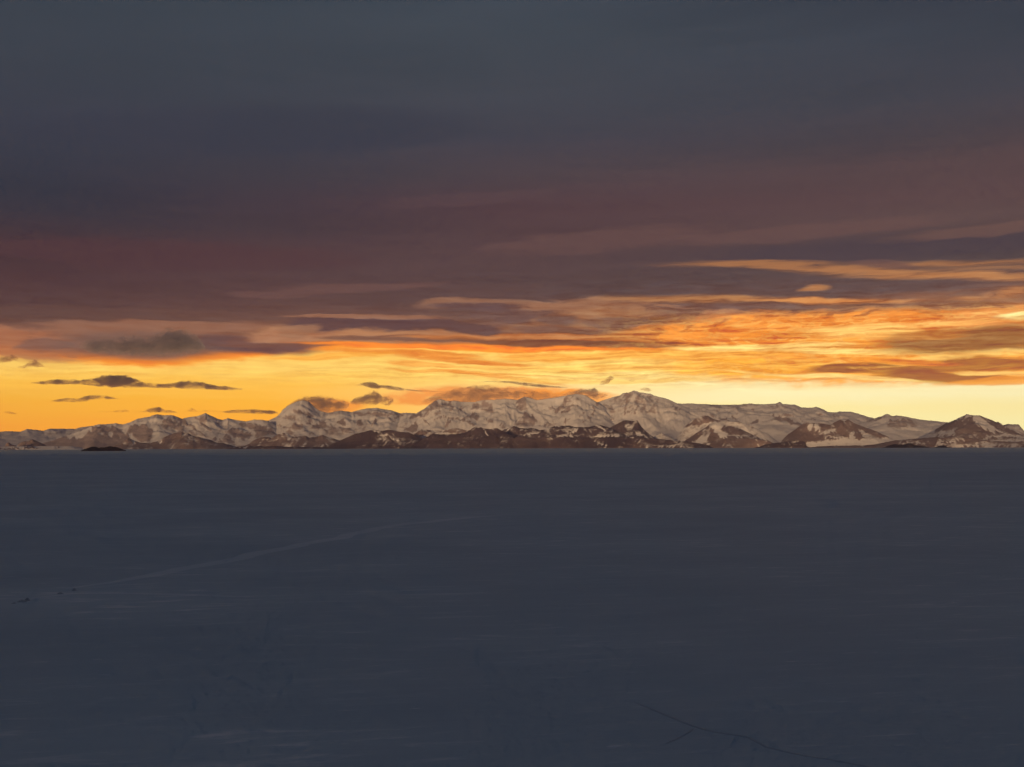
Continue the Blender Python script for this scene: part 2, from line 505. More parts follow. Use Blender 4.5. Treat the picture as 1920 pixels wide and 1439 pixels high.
def rock_value(px, py, shapes, base, seed, nz=.35):
    wx = (fbm(px / 9, py / 6, 3, seed) - .5) * 7; wy = (fbm(px / 9, py / 6, 3, seed + 5) - .5) * 4
    s1 = fbm((px + .75 * py) / 3.4, py / 13, 3, seed + 9) - .5
    s2 = fbm((px - .75 * py) / 3.4, py / 13, 3, seed + 10) - .5
    pick = sstep(.4, .6, fbm(px / 26, py / 20, 2, seed + 11))
    gully = s1 * pick + s2 * (1 - pick)                 # chutes running down the slope, leaning either way
    qx, qy = px + wx + gully * 4, py + wy + gully * 11
    v = base + nz * (fbm(px / 16, py / 7, 5, seed + 2) - .5) * 2 + (.25 + nz) * 1.3 * gully
    for s in shapes:
        kind, val, soft, pts = s
        xs = [p[0] for p in pts]; ys = [p[1] for p in pts]
        w = soft if kind == 'p' else soft + 3
        sel = (qx > min(xs) - w - 3) & (qx < max(xs) + w + 3) & (qy > min(ys) - w - 3) & (qy < max(ys) + w + 3)
        if not sel.any():
            continue
        ax, ay = qx[sel], qy[sel]
        if kind == 'p':
            k = sstep(-soft, soft, inside_dist(ax, ay, pts))
        else:
            dd = np.full(ax.shape, 1e9)
            for (x1, y1), (x2, y2) in zip(pts[:-1], pts[1:]):
                dd = np.minimum(dd, seg_dist(ax, ay, x1, y1, x2, y2))
            k = 1 - sstep(soft * .4, soft + 1, dd)
        tgt = val + nz * .5 * (fbm(ax / 7, ay / 4, 4, seed + 3) - .5) * 2 + .7 * gully[sel]
        v[sel] = v[sel] * (1 - k) + tgt * k
    return v


def ridge(name, crest, D, Df, Db, mat, base=.1, shapes=(), seed=1, power=1.35, spur=.13, lam=2600, rows=56, back_rows=10, jag=.7, nz=.35, step=1.2):
    """a ridge built where it stands: crest line at distance D (km), front slope down to Df, rear slope to Db"""
    D, Df, Db = D * 1e3, (D - (D - Df) * .58) * 1e3, Db * 1e3
    cx = np.array([c[0] for c in crest], float); cy = np.array([c[1] for c in crest], float)
    x = np.arange(cx[0], cx[-1] + step, step)
    y = np.interp(x, cx, cy) + jag * (fbm(x / 5, x * 0, 4, seed) - .5) * 2
    az, el = azel(x, y)
    ends = np.minimum(sstep(cx[0], cx[0] + 12, x), 1 - sstep(cx[-1] - 12, cx[-1], x))
    rc = D * (1 + .012 * (fbm(x / 60, x * 0 + 3, 3, seed) - .5) * 2)
    hc = rc * np.tan(el) + CAM_H
    hc = np.maximum(hc, 5) * (.15 + .85 * ends)
    t = np.linspace(0, 1, rows)[:, None] ** 1.15
    sb = np.linspace(0, 1, back_rows + 1)[1:, None]
    rf = rc[None] + (Df * (1 + .01 * (fbm(x / 40, x * 0 + 9, 3, seed + 4) - .5) * 2)[None] - rc[None]) * t
    X = rf * np.sin(az)[None]; Y = rf * np.cos(az)[None]
    wob = (fbm(X / lam, Y / lam, 3, seed + 6) - .5) * lam
    sp = ridged((X + wob * .6) / lam, Y / (lam * 2.4), 5, seed + 1)
    fine = fbm(X / 700, Y / 700, 5, seed + 8)
    env = np.clip(t * 6, 0, 1) * (1 - t) ** .8
    kk = np.hanning(61); kk /= kk.sum()
    hs = np.convolve(np.pad(hc, 30, mode='edge'), kk, mode='valid')
    bl = sstep(0, .4, t)
    hm = hc[None] * (1 - bl) + np.minimum(hs, hc * 1.25)[None] * bl
    h = hm * ((1 - t) ** (1 + (power - 1) * .4) + spur * env * (sp - .62) * 2.0 + .07 * env * (fine - .5) * 2)
    h = h - 25 * sstep(.9, 1, t)
    lim = (hc[None] - CAM_H) / rc[None] * rf + CAM_H - 2 - 60 * t
    h = np.where(t > 0, np.minimum(h, lim), h)
    px, py = bearing_px(X, Y, h)
    v = rock_value(px, py, shapes, base, seed, nz)
    # bare rock stands proud of the snow
    h = h + np.clip(v, 0, 1) * 45 * env + (fbm(X / 260, Y / 260, 4, seed + 3) - .5) * 60 * env * np.clip(v, 0, 1)
    v = v + .30 * (.62 - sp) + .25 * (ridged((X + wob * .5) / 620, Y / 2600, 4, seed + 12) - .66)
    # rear slope
    rb = rc[None] + (Db - rc[None]) * sb
    Xb = rb * np.sin(az)[None]; Yb = rb * np.cos(az)[None]
    hb = hc[None] * (1 - sb) ** 1.3 - 25 * sstep(.8, 1, sb)
    hb = hb + hc[None] * .1 * (1 - sb) * sb * (ridged(Xb / lam, Yb / lam, 4, seed + 2) - .5) * 4
    XX = np.concatenate([Xb[::-1], X]); YY = np.concatenate([Yb[::-1], Y]); ZZ = np.concatenate([hb[::-1], h])
    vv = np.concatenate([np.repeat(v[:1], back_rows, 0), v])
    V = np.stack([XX, YY, ZZ], -1).reshape(-1, 3)
    o = link_mesh(name, V, grid_faces(rows + back_rows, len(x))[:, ::-1], mat, {'rock': vv})
    o['kind'] = 'structure'
    return o


P, L = 'p', 's'
# ---- the high range, from left to right
ridge("mountain_range", [(-260, 822), (-180, 812), (-90, 815), (-40, 808), (0, 810), (12, 808.7), (37, 810), (51, 804.5), (82, 808), (92, 804), (140, 804.5),
                         (155, 801), (172, 798.7), (190, 800), (215, 812), (240, 835)], 112, 88, 118, M_GRANITE, .14, [
    (P, .45, 3, [(70, 812), (100, 808), (140, 808), (135, 814), (100, 818), (80, 816)]),
    (P, .4, 2, [(110, 815), (122, 811), (130, 814), (118, 818)])], seed=3, power=1.1, spur=.1, nz=.12)

ridge("mountain", [(60, 838), (100, 826), (140, 812), (165, 803), (172, 799.5), (186, 795.5), (200, 796), (217, 794), (230, 796), (245, 792), (257, 785.7), (280, 781.7), (294, 777),
                   (305, 779), (325, 779), (341, 785.7), (357, 782), (372, 780.5), (380, 777), (385, 774.5), (390, 777), (395, 780), (410, 786), (417, 788), (427, 784.5), (442, 787.5),
                   (462, 790.5), (475, 787), (492, 787.5), (502, 789), (520, 800), (560, 825), (590, 838)], 88, 74, 98, M_GRANITE, .16, [
    (P, .95, 2, [(74, 822), (99, 817), (109, 820), (155, 822), (160, 816), (168, 808), (176, 801), (190, 796), (200, 797), (206, 801), (213, 799), (222, 803), (228, 812), (240, 813), (250, 842), (75, 842)]),
    (P, .15, 1.5, [(183, 810), (196, 811), (193, 815), (187, 814)]),
    (P, .1, 2, [(204, 813), (211, 811), (212, 818), (205, 818)]),
    (P, .2, 2, [(216, 829), (223, 826), (228, 816), (222, 824)]),
    (P, .15, 1, [(142, 820), (156, 818), (152, 822), (144, 822)]),
    (P, .95, 2, [(238, 807), (250, 799), (262, 797), (275, 799), (285, 805), (288, 810), (282, 818), (287, 823), (279, 829), (262, 829), (252, 822), (250, 815), (243, 813)]),
    (P, .9, 2, [(286, 783), (290, 778), (300, 777), (298, 781), (290, 784)]),
    (P, .8, 2.5, [(300, 791), (313, 784), (322, 787), (325, 796), (336, 803), (331, 807), (318, 801), (312, 807), (303, 803), (305, 795)]),
    (P, .62, 3, [(322, 790), (338, 785), (345, 792), (352, 806), (340, 812), (330, 808), (333, 800)]),
    (L, .98, 4, [(337, 786), (350, 793), (362, 800), (374, 808), (388, 816), (402, 825)]),
    (P, .05, 2, [(346, 790), (360, 792), (378, 806), (396, 818), (404, 824), (398, 824), (375, 810)]),
    (P, .5, 2, [(352, 808), (372, 813), (386, 820), (372, 824), (356, 816)]),
    (P, .85, 2, [(364, 785), (378, 783), (384, 777), (389, 783), (390, 789), (386, 794), (380, 792), (372, 790)]),
    (L, .9, 2, [(376, 796), (386, 803), (394, 806)]),
    (P, .55, 2, [(402, 793), (416, 794), (418, 797), (408, 797)]),
    (P, .92, 2, [(423, 812), (432, 805), (438, 803), (452, 808), (458, 812), (470, 813), (468, 819), (460, 822), (446, 820), (434, 817)]),
    (P, .72, 3, [(437, 796), (448, 791), (470, 793), (482, 795), (483, 809), (470, 806), (455, 801), (445, 800)]),
    (P, .75, 2, [(422, 813), (428, 816), (436, 824), (446, 832), (430, 834), (410, 830), (412, 824), (420, 824)]),
    (P, .75, 2, [(452, 820), (460, 822), (458, 828), (453, 826)]),
    (P, .8, 3, [(477, 796), (490, 799), (505, 805), (520, 812), (520, 816), (504, 816), (495, 821), (480, 823)]),
], seed=5, nz=.28)

ridge("mountain", [(440, 832), (470, 805), (492, 790), (502, 789), (517, 782.5), (525, 776), (530, 769), (540, 761), (555, 754.5), (566, 751), (578, 753), (590, 764), (600, 771), (615, 774.5), (628, 772),
                   (640, 770.5), (660, 773), (675, 768.7), (690, 766), (705, 765), (720, 767.5), (735, 770), (750, 775.5), (762, 774.5), (780, 775.5), (800, 790), (830, 815), (850, 835)],
      91, 75, 102, M_GRANITE, .2, [
    (P, .75, 2.5, [(524, 783), (538, 779), (550, 781), (556, 788), (545, 789), (535, 787)]),
    (P, .75, 3, [(546, 771), (562, 771), (572, 774), (584, 776), (590, 783), (580, 788), (574, 780), (560, 778), (550, 776)]),
    (P, .85, 2, [(573, 790), (585, 787), (586, 795), (580, 797), (574, 794)]),
    (P, .55, 3, [(604, 776), (640, 773), (680, 774), (680, 778), (640, 780), (606, 780)]),
    (P, .82, 2.5, [(660, 776), (690, 774), (720, 773), (742, 778), (758, 776), (755, 780), (730, 781), (700, 780), (675, 780), (662, 779)]),
    (P, .5, 2, [(690, 768), (704, 766), (716, 769), (700, 772)]),
    (P, .8, 2, [(545, 798), (555, 794), (568, 796), (570, 802), (560, 805), (548, 803)]),
    (P, .92, 1.5, [(582, 804), (590, 797), (600, 793), (605, 789), (611, 792), (613, 799), (606, 804)]),
    (P, .62, 3, [(604, 804), (612, 798), (624, 796), (638, 800), (655, 806), (666, 811), (640, 816), (612, 815), (606, 810)]),
    (P, .92, 1.5, [(633, 795), (640, 789), (647, 788), (648, 797), (640, 799)]),
    (P, .92, 1.5, [(667, 797), (672, 790), (678, 785), (680, 797), (672, 799)]),
    (L, .8, 2, [(706, 785), (702, 792), (698, 797)]),
    (P, .5, 2, [(660, 806), (678, 798), (688, 804), (695, 808), (680, 812)]),
    (P, .7, 2, [(532, 806), (545, 808), (552, 813), (545, 816), (535, 812)]),
    (P, .6, 2, [(575, 813), (590, 811), (588, 816), (578, 816)]),
    (L, .7, 1.6, [(510, 795), (530, 801), (550, 804), (570, 808)]),
    (L, .8, 2, [(722, 776), (730, 785), (733, 790)]), (L, .7, 2, [(748, 784), (738, 792), (733, 795)]),
], seed=8, nz=.28, power=1.2)

ridge("mountain", [(690, 838), (720, 812), (745, 788), (762, 775.5), (780, 775.5), (788, 771), (795, 767.5), (805, 759), (817, 751), (827, 749), (837, 752.5), (855, 752), (870, 754), (890, 754), (905, 750.5),
                   (930, 749.5), (950, 748), (971, 750), (982, 744.5), (992, 746), (1007, 750.5), (1025, 748), (1045, 745), (1065, 741), (1080, 739), (1097, 741), (1110, 749), (1119, 754), (1135, 764),
                   (1170, 790), (1200, 815), (1220, 835)], 90, 74, 101, M_GRANITE, .13, [
    (P, .78, 2.5, [(788, 772), (805, 759), (817, 750), (822, 757), (832, 758), (845, 752), (850, 758), (846, 771), (838, 763), (822, 768), (800, 772)]),
    (P, .8, 1.5, [(768, 788), (775, 779), (785, 775), (804, 773), (795, 781), (783, 783)]),
    (L, .7, 2, [(802, 775), (794, 783), (790, 786)]), (P, .75, 2, [(812, 776), (820, 772), (830, 771), (828, 777), (818, 779)]),
    (P, .8, 2, [(840, 760), (848, 764), (850, 772), (843, 770)]),
    (P, .8, 2, [(857, 772), (864, 765), (870, 763), (866, 772)]),
    (P, .85, 2.5, [(884, 770), (889, 756), (897, 754), (896, 765), (905, 766), (925, 766), (926, 774), (908, 770), (895, 768)]),
    (P, .6, 3, [(896, 756), (910, 751), (918, 754), (922, 764), (905, 766), (897, 764)]),
    (P, .8, 2, [(866, 788), (876, 780), (887, 774), (896, 779), (907, 787), (895, 789), (882, 785)]),
    (P, .82, 2, [(907, 788), (925, 786), (924, 795), (914, 793)]),
    (L, .75, 2, [(815, 788), (835, 782), (850, 784), (868, 790)]), (L, .85, 2.2, [(868, 789), (880, 793), (888, 798)]),
    (P, .9, 1.5, [(756, 808), (770, 798), (782, 791), (783, 806), (778, 811)]),
    (P, .5, 3, [(742, 805), (760, 795), (770, 792), (760, 805)]),
    (L, .85, 2, [(797, 790), (801, 794), (806, 799)]), (L, .85, 2, [(842, 790), (838, 796), (836, 802)]),
    (P, .72, 2.5, [(968, 760), (976, 748), (984, 746), (988, 758), (992, 768), (978, 772), (970, 768)]),
    (P, .62, 3, [(962, 798), (972, 788), (984, 776), (996, 782), (1003, 786), (1005, 794), (1000, 801), (985, 802), (970, 800)]),
    (L, .9, 3, [(984, 776), (990, 781)]), (L, .85, 3, [(997, 782), (1004, 790)]),
    (P, .6, 2.5, [(1008, 800), (1020, 795), (1036, 792), (1050, 796), (1040, 800), (1020, 804)]),
    (P, .6, 3, [(1055, 756), (1058, 745), (1075, 741), (1092, 745), (1090, 752), (1070, 755)]),
    (L, .8, 2, [(1052, 764), (1058, 756), (1062, 746)]), (L, .62, 3, [(1030, 765), (1045, 768), (1065, 762), (1082, 762)]),
    (L, .9, 2.2, [(1054, 777), (1062, 773), (1068, 766)]), (L, .7, 2, [(1040, 775), (1050, 770)]),
    (L, .8, 1.6, [(1095, 773), (1090, 779), (1087, 782)]), (L, .8, 1.6, [(1114, 765), (1112, 775), (1111, 781)]),
    (L, .85, 1.6, [(1101, 784), (1096, 790), (1092, 793)]), (L, .85, 1.6, [(1102, 782), (1107, 788)]),
    (L, .75, 1.6, [(1068, 785), (1063, 791), (1060, 795)]), (P, .9, 1.5, [(1116, 757), (1122, 757), (1121, 763), (1117, 762)]),
    (P, .6, 2, [(935, 800), (942, 794), (950, 798), (948, 806), (940, 806)]),
], seed=11, nz=.25)

ridge("mountain", [(1040, 825), (1080, 790), (1105, 766), (1119, 755), (1135, 749.5), (1150, 745), (1162, 742), (1167, 738), (1180, 736), (1189, 732.5), (1200, 736), (1220, 739), (1230, 743), (1250, 747.5),
                   (1262, 753), (1271, 757.5), (1290, 766), (1320, 785), (1350, 805), (1380, 830)], 92, 75, 103, M_GRANITE, .16, [
    (P, .5, 5, [(1140, 752), (1165, 741), (1189, 733), (1225, 741), (1245, 752), (1228, 770), (1210, 776), (1190, 776), (1175, 768), (1160, 765)]),
    (L, .75, 3, [(1180, 740), (1174, 755), (1172, 770)]), (L, .05, 1.5, [(1189, 740), (1182, 756), (1174, 772)]),
    (P, .7, 3, [(1190, 744), (1206, 742), (1210, 752), (1198, 758), (1190, 754)]),
    (P, .66, 3, [(1185, 770), (1200, 760), (1215, 768), (1236, 773), (1225, 776), (1200, 776)]),
    (P, .62, 3, [(1135, 762), (1150, 764), (1155, 774), (1146, 781), (1140, 772)]),
    (L, .95, 1.4, [(1170, 775.5), (1180, 774.5), (1192, 775)]), (L, .6, 2, [(1130, 760), (1145, 763)]),
    (P, .66, 3, [(1249, 768), (1256, 762), (1270, 762), (1281, 767), (1272, 772), (1258, 770)]),
    (L, .7, 1.5, [(1150, 785), (1140, 790)]), (P, .5, 2, [(1155, 767), (1168, 768), (1166, 773), (1156, 773)]),
], seed=13, nz=.25)

ridge("mountain", [(1190, 815), (1230, 782), (1258, 762), (1271, 757), (1290, 757), (1310, 757.5), (1335, 759), (1360, 759.5), (1385, 759), (1407, 757), (1425, 758.5), (1455, 757), (1462, 753.7), (1467, 757.5),
                   (1490, 759), (1502, 764), (1522, 765), (1530, 763), (1540, 766), (1552, 772.5), (1565, 774), (1575, 772), (1595, 772), (1610, 776), (1625, 781), (1640, 785), (1665, 797),
                   (1700, 818), (1730, 838)], 95, 72, 106, M_GRANITE, .1, [
    (P, .62, 3, [(1338, 760), (1354, 762), (1352, 772), (1344, 776), (1340, 768)]),
    (P, .6, 3, [(1358, 760), (1392, 760), (1390, 766), (1376, 771), (1366, 768)]),
    (L, .6, 1.6, [(1384, 766), (1382, 778)]), (P, .75, 1.5, [(1410, 766), (1415, 768), (1413, 772), (1409, 770)]), (L, .55, 1.5, [(1310, 760), (1309, 770)]),
    (L, .6, 2, [(1330, 761), (1380, 761), (1425, 760)]),
    (P, .6, 2, [(1275, 783), (1284, 778), (1290, 783), (1284, 784)]), (L, .6, 1.5, [(1284, 775), (1292, 779)]),
    (P, .92, 1.6, [(1236, 797), (1241, 792), (1252, 796), (1262, 800), (1254, 801), (1243, 799)]), (L, .9, 1.6, [(1248, 794), (1262, 792)]),
    (L, .75, 1.4, [(1213, 788), (1222, 787), (1229, 787)]), (L, .9, 2, [(1267, 794), (1275, 796), (1282, 797)]),
    (P, .6, 3, [(1218, 794), (1226, 796), (1236, 806), (1232, 812), (1224, 804)]),
    (L, .6, 1.3, [(1240, 805), (1248, 813), (1256, 819)]), (L, .5, 1.3, [(1245, 802), (1256, 808)]),
    (L, .8, 1.5, [(1372, 783), (1379, 787)]), (L, .85, 1.8, [(1332, 778), (1340, 782), (1352, 787), (1368, 790)]),
    (P, .5, 4, [(1372, 795), (1380, 791), (1398, 793), (1402, 798), (1390, 801)]), (P, .95, 1.3, [(1405, 794), (1416, 788), (1426, 789), (1421, 794), (1412, 796)]),
    (P, .55, 3, [(1440, 764), (1455, 760), (1475, 762), (1488, 768), (1470, 768), (1450, 768)]),
    (P, .85, 2, [(1440, 790), (1455, 784), (1465, 783), (1480, 787), (1500, 793), (1512, 796), (1500, 800), (1485, 796), (1465, 791)]),
    (P, .88, 1.6, [(1462, 780), (1472, 777), (1480, 776), (1491, 783), (1475, 782)]), (P, .75, 1.6, [(1442, 781), (1452, 778), (1460, 781), (1450, 783)]),
    (P, .8, 1.6, [(1516, 778), (1532, 776), (1539, 774), (1545, 780), (1538, 781), (1530, 778)]), (P, .62, 2, [(1545, 783), (1556, 779), (1572, 780), (1580, 785), (1560, 784)]),
    (L, .8, 1.5, [(1521, 786), (1529, 787)]), (L, .7, 1.3, [(1506, 780), (1510, 780)]),
    (P, .75, 2, [(1620, 790), (1640, 785), (1658, 781), (1655, 785), (1640, 792), (1626, 791)]),
    (L, .7, 1.5, [(1438, 783), (1430, 786)]), (L, .5, 2, [(1500, 788), (1515, 792)]),
], seed=17, nz=.2, power=1.15, spur=.1)

ridge("mountain", [(1600, 800), (1625, 790), (1640, 784.5), (1652, 781), (1664, 776), (1670, 779), (1675, 781), (1680, 779), (1700, 782), (1725, 787), (1750, 789.5), (1775, 792), (1800, 800), (1830, 815), (1850, 830)],
      86, 70, 96, M_GRANITE, .14, [
    (P, .72, 3, [(1660, 796), (1668, 789), (1688, 786), (1707, 787), (1715, 793), (1723, 798), (1706, 803), (1680, 804), (1664, 801)]),
    (P, .72, 2, [(1620, 790), (1640, 785), (1658, 781), (1663, 776), (1660, 782), (1645, 790), (1630, 792)]),
    (L, .6, 1.6, [(1664, 777), (1672, 781), (1684, 780), (1700, 783)]),
], seed=19, nz=.15, power=1.1, spur=.07)

ridge("mountain", [(1840, 812), (1862, 801), (1882, 797), (1890, 795), (1899, 796), (1910, 795.5), (1915, 802.5), (1920, 808), (1945, 820), (2000, 822), (2060, 810), (2120, 818), (2200, 838)],
      100, 84, 108, M_GRANITE, .5, [(L, .75, 2, [(1884, 797), (1910, 797), (1918, 806)])], seed=23, nz=.2)

ridge("mountain", [(1712, 825), (1745, 811), (1775, 793), (1787, 789.5), (1800, 782.5), (1812, 777), (1825, 779), (1837, 779.5), (1855, 786), (1868, 792), (1871, 791), (1885, 800), (1903, 809), (1925, 821), (1960, 832), (2000, 839)],
      78, 65, 86, M_BROWN, .12, [
    (P, .85, 2.5, [(1742, 814), (1775, 793), (1800, 786), (1822, 780), (1826, 783), (1826, 791), (1836, 800), (1852, 808), (1874, 812), (1900, 817), (1830, 819), (1790, 817), (1790, 808), (1770, 812)]),
    (P, .3, 3, [(1745, 814), (1770, 811), (1790, 806), (1794, 804), (1782, 814), (1770, 818)]),
    (P, .85, 2, [(1836, 780), (1855, 786), (1870, 793), (1890, 801), (1920, 818), (1926, 824), (1895, 815), (1872, 809), (1856, 797)]),
    (P, .1, 2, [(1826, 780), (1836, 782), (1850, 795), (1876, 810), (1858, 805), (1838, 795), (1826, 790)]),
    (P, .7, 3, [(1760, 818), (1860, 812), (1925, 818), (1950, 842), (1700, 842)]),
    (L, .15, 2, [(1850, 822), (1880, 817), (1920, 822)]), (L, .2, 2, [(1840, 833), (1862, 829), (1920, 827)]), (L, .3, 1.5, [(1770, 828), (1785, 829)]), (L, .3, 1.5, [(1800, 835), (1850, 834)]),
    (P, .85, 2, [(1868, 833), (1890, 830), (1930, 829), (1940, 842), (1870, 842)]),
], seed=29, nz=.3, power=1.15)

# ---- dark foothills along the far shore
ridge("foothill", [(2, 837), (7, 836), (12, 831), (16, 829.5), (22, 834), (31, 836), (40, 838)], 68, 66, 70, M_BROWN, .9, seed=31, rows=24, lam=900)
ridge("foothill", [(26, 837), (32, 833), (46, 827.5), (52, 828), (61, 824), (70, 827.5), (82, 833), (95, 838)], 70, 67, 73, M_BROWN, .85, seed=32, rows=30, lam=1200)
ridge("foothill", [(205, 842), (225, 832), (240, 822), (250, 826), (262, 830), (283, 831), (300, 826), (308, 820), (325, 813), (334, 811.5), (340, 809.5), (346, 812), (352, 811.5), (358, 816), (365, 818.5), (372, 819), (385, 823.5), (395, 825), (405, 830), (418, 831), (430, 834.5), (450, 839)],
      70, 64, 77, M_BROWN, .86, [(P, .25, 2, [(247, 826), (256, 828), (254, 834), (248, 832)]), (P, .35, 2, [(296, 829), (306, 823), (304, 832), (298, 834)]), (P, .55, 3, [(340, 810), (352, 812), (362, 820), (350, 824), (342, 818)])], seed=33, power=1.1, nz=.45, spur=.2, lam=1300)
ridge("foothill", [(430, 840), (462, 836), (480, 823), (492, 820), (505, 820), (520, 828), (540, 838)], 69.5, 65, 74, M_BROWN, .85, seed=34, lam=1500, rows=36)
ridge("foothill", [(455, 841), (480, 837), (495, 830), (508, 823), (522, 814), (530, 812), (540, 814), (547, 818), (560, 819), (572, 817), (580, 821), (595, 819), (605, 816), (615, 820), (640, 827), (670, 838)],
      67.5, 62, 73, M_BROWN, .72, [(P, .2, 1.5, [(605, 818), (609, 812), (613, 817), (610, 820)]), (P, .3, 2, [(512, 826), (522, 822), (520, 830), (514, 830)]), (L, .95, 2, [(500, 832), (525, 826), (545, 828)]),
                                   (L, .9, 2, [(575, 821), (600, 823), (612, 818)])], seed=35, nz=.45)
ridge("foothill", [(595, 842), (610, 838), (625, 832), (645, 823), (665, 814), (680, 811), (695, 807), (700, 806), (710, 808), (725, 807), (735, 806.5), (750, 810), (765, 811), (775, 815), (785, 820), (800, 828), (815, 836)],
      65.5, 60.5, 71, M_BASALT, .8, [(P, 1.05, 3, [(600, 842), (665, 814), (700, 806), (706, 812), (700, 825), (680, 832), (660, 842)]), (P, .62, 4, [(715, 815), (750, 822), (790, 828), (760, 836), (715, 828)]),
                                     (L, .15, 1.2, [(722, 816), (735, 822), (745, 825)]), (L, .25, 1.2, [(699, 806.5), (706, 809)]), (P, 1.0, 3, [(750, 814), (768, 812), (776, 818), (762, 823)])], seed=36, nz=.3)
ridge("foothill", [(765, 820), (780, 812), (790, 805.5), (800, 806), (815, 807.5), (830, 807), (845, 805), (855, 803), (870, 806), (885, 808), (905, 815), (930, 830)], 68, 64, 73, M_BROWN, .7,
      [(L, .1, 1.6, [(792, 822), (800, 819), (806, 819)]), (P, .3, 2, [(815, 813), (840, 812), (870, 813), (860, 816), (820, 816)])], seed=37, nz=.5)
ridge("foothill", [(750, 842), (768, 838), (780, 831), (795, 822), (812, 814), (830, 815), (845, 815), (860, 814), (873, 811), (885, 804), (893, 800), (900, 801), (908, 804), (920, 805), (932, 803), (945, 810), (960, 818), (985, 830), (1010, 840)],
      64, 60, 69, M_BASALT, .97, [(L, .1, 1.1, [(906, 806), (911, 812), (915, 817)]), (P, .1, 1.2, [(918, 805), (924, 803), (929, 806), (923, 808)]), (L, .2, 1.1, [(884, 808), (890, 804), (898, 801)]),
                                  (P, .75, 4, [(930, 815), (950, 815), (980, 832), (940, 836)])], seed=38, nz=.25)
ridge("foothill", [(925, 818), (945, 806), (958, 801), (966, 798), (975, 803), (985, 804), (1000, 803), (1013, 807), (1025, 804), (1040, 799), (1053, 799), (1065, 798), (1080, 801), (1095, 801), (1110, 800), (1120, 797), (1130, 798),
                   (1142, 802), (1155, 808), (1180, 820), (1210, 836)], 67, 62, 73, M_BASALT, .85,
      [(L, .15, 1.1, [(962, 799), (972, 803)]), (L, .2, 1.3, [(1042, 801), (1050, 802)]), (P, .15, 1.6, [(1012, 808), (1000, 811), (985, 813), (995, 814), (1012, 811)]), (P, .2, 1.5, [(975, 816), (990, 815), (985, 818)]),
       (P, .3, 2, [(1040, 816), (1060, 818), (1090, 817), (1070, 822), (1045, 821)]), (L, .25, 1.4, [(1080, 806), (1074, 812), (1068, 818)]), (L, .15, 1.5, [(1118, 799), (1126, 802), (1134, 808)]),
       (P, .2, 2, [(1110, 820), (1125, 815), (1150, 816), (1170, 818), (1140, 821)])], seed=39, nz=.4, lam=1800)
ridge("foothill", [(1125, 815), (1142, 803), (1155, 796), (1167, 790), (1175, 788), (1185, 790), (1195, 788), (1203, 801), (1212, 810), (1222, 818), (1240, 830)], 69, 64, 75, M_BASALT, .8,
      [(P, .3, 2, [(1172, 796), (1180, 794), (1182, 801), (1172, 803)]), (P, .1, 2, [(1143, 815), (1158, 812), (1180, 817), (1160, 819)]), (P, .1, 2, [(1192, 812), (1204, 814), (1214, 820), (1195, 818)])], seed=40, nz=.35, lam=1600)
ridge("foothill", [(1205, 835), (1225, 820), (1240, 812), (1262, 822), (1275, 833)], 71, 66, 74, M_BROWN, .35, seed=41, nz=.35, rows=30, lam=900)
ridge("foothill", [(1255, 838), (1268, 822), (1283, 802), (1292, 793), (1300, 787.5), (1310, 783), (1320, 779.5), (1328, 780), (1335, 785), (1345, 788), (1360, 790), (1385, 792), (1410, 800), (1440, 815), (1470, 838)], 74, 68, 79, M_BROWN, .3,
      [(P, .92, 1.8, [(1280, 804), (1300, 787), (1320, 779), (1328, 780), (1336, 785), (1345, 788), (1360, 789), (1340, 794), (1320, 794), (1310, 800), (1300, 796), (1290, 802)]),
       (P, .6, 2, [(1306, 784), (1318, 782), (1316, 790), (1308, 790)])], seed=42, nz=.25, lam=1700)
ridge("foothill", [(1270, 838), (1285, 826), (1305, 813), (1325, 800), (1333, 793.5), (1342, 791), (1352, 793), (1365, 799), (1378, 800), (1392, 806), (1410, 815), (1440, 828), (1470, 840)], 70, 63.5, 76, M_BROWN, .2,
      [(P, .95, 1.5, [(1280, 830), (1305, 813), (1325, 800), (1334, 793), (1330, 800), (1318, 812), (1310, 826), (1300, 834)]), (P, .5, 3, [(1318, 806), (1330, 802), (1335, 812), (1328, 822), (1316, 820)]),
       (P, .9, 2, [(1332, 806), (1345, 814), (1350, 824), (1340, 834), (1320, 834), (1330, 820)]), (P, .85, 2.5, [(1346, 804), (1360, 800), (1376, 800), (1392, 806), (1412, 816), (1370, 817), (1356, 811)]),
       (P, .85, 3, [(1320, 830), (1360, 820), (1410, 817), (1460, 834), (1440, 842), (1300, 842)]), (L, .2, 1.3, [(1298, 832), (1325, 831)]), (L, .35, 1.2, [(1385, 832), (1400, 827), (1412, 823)])], seed=43, nz=.25, lam=1600)
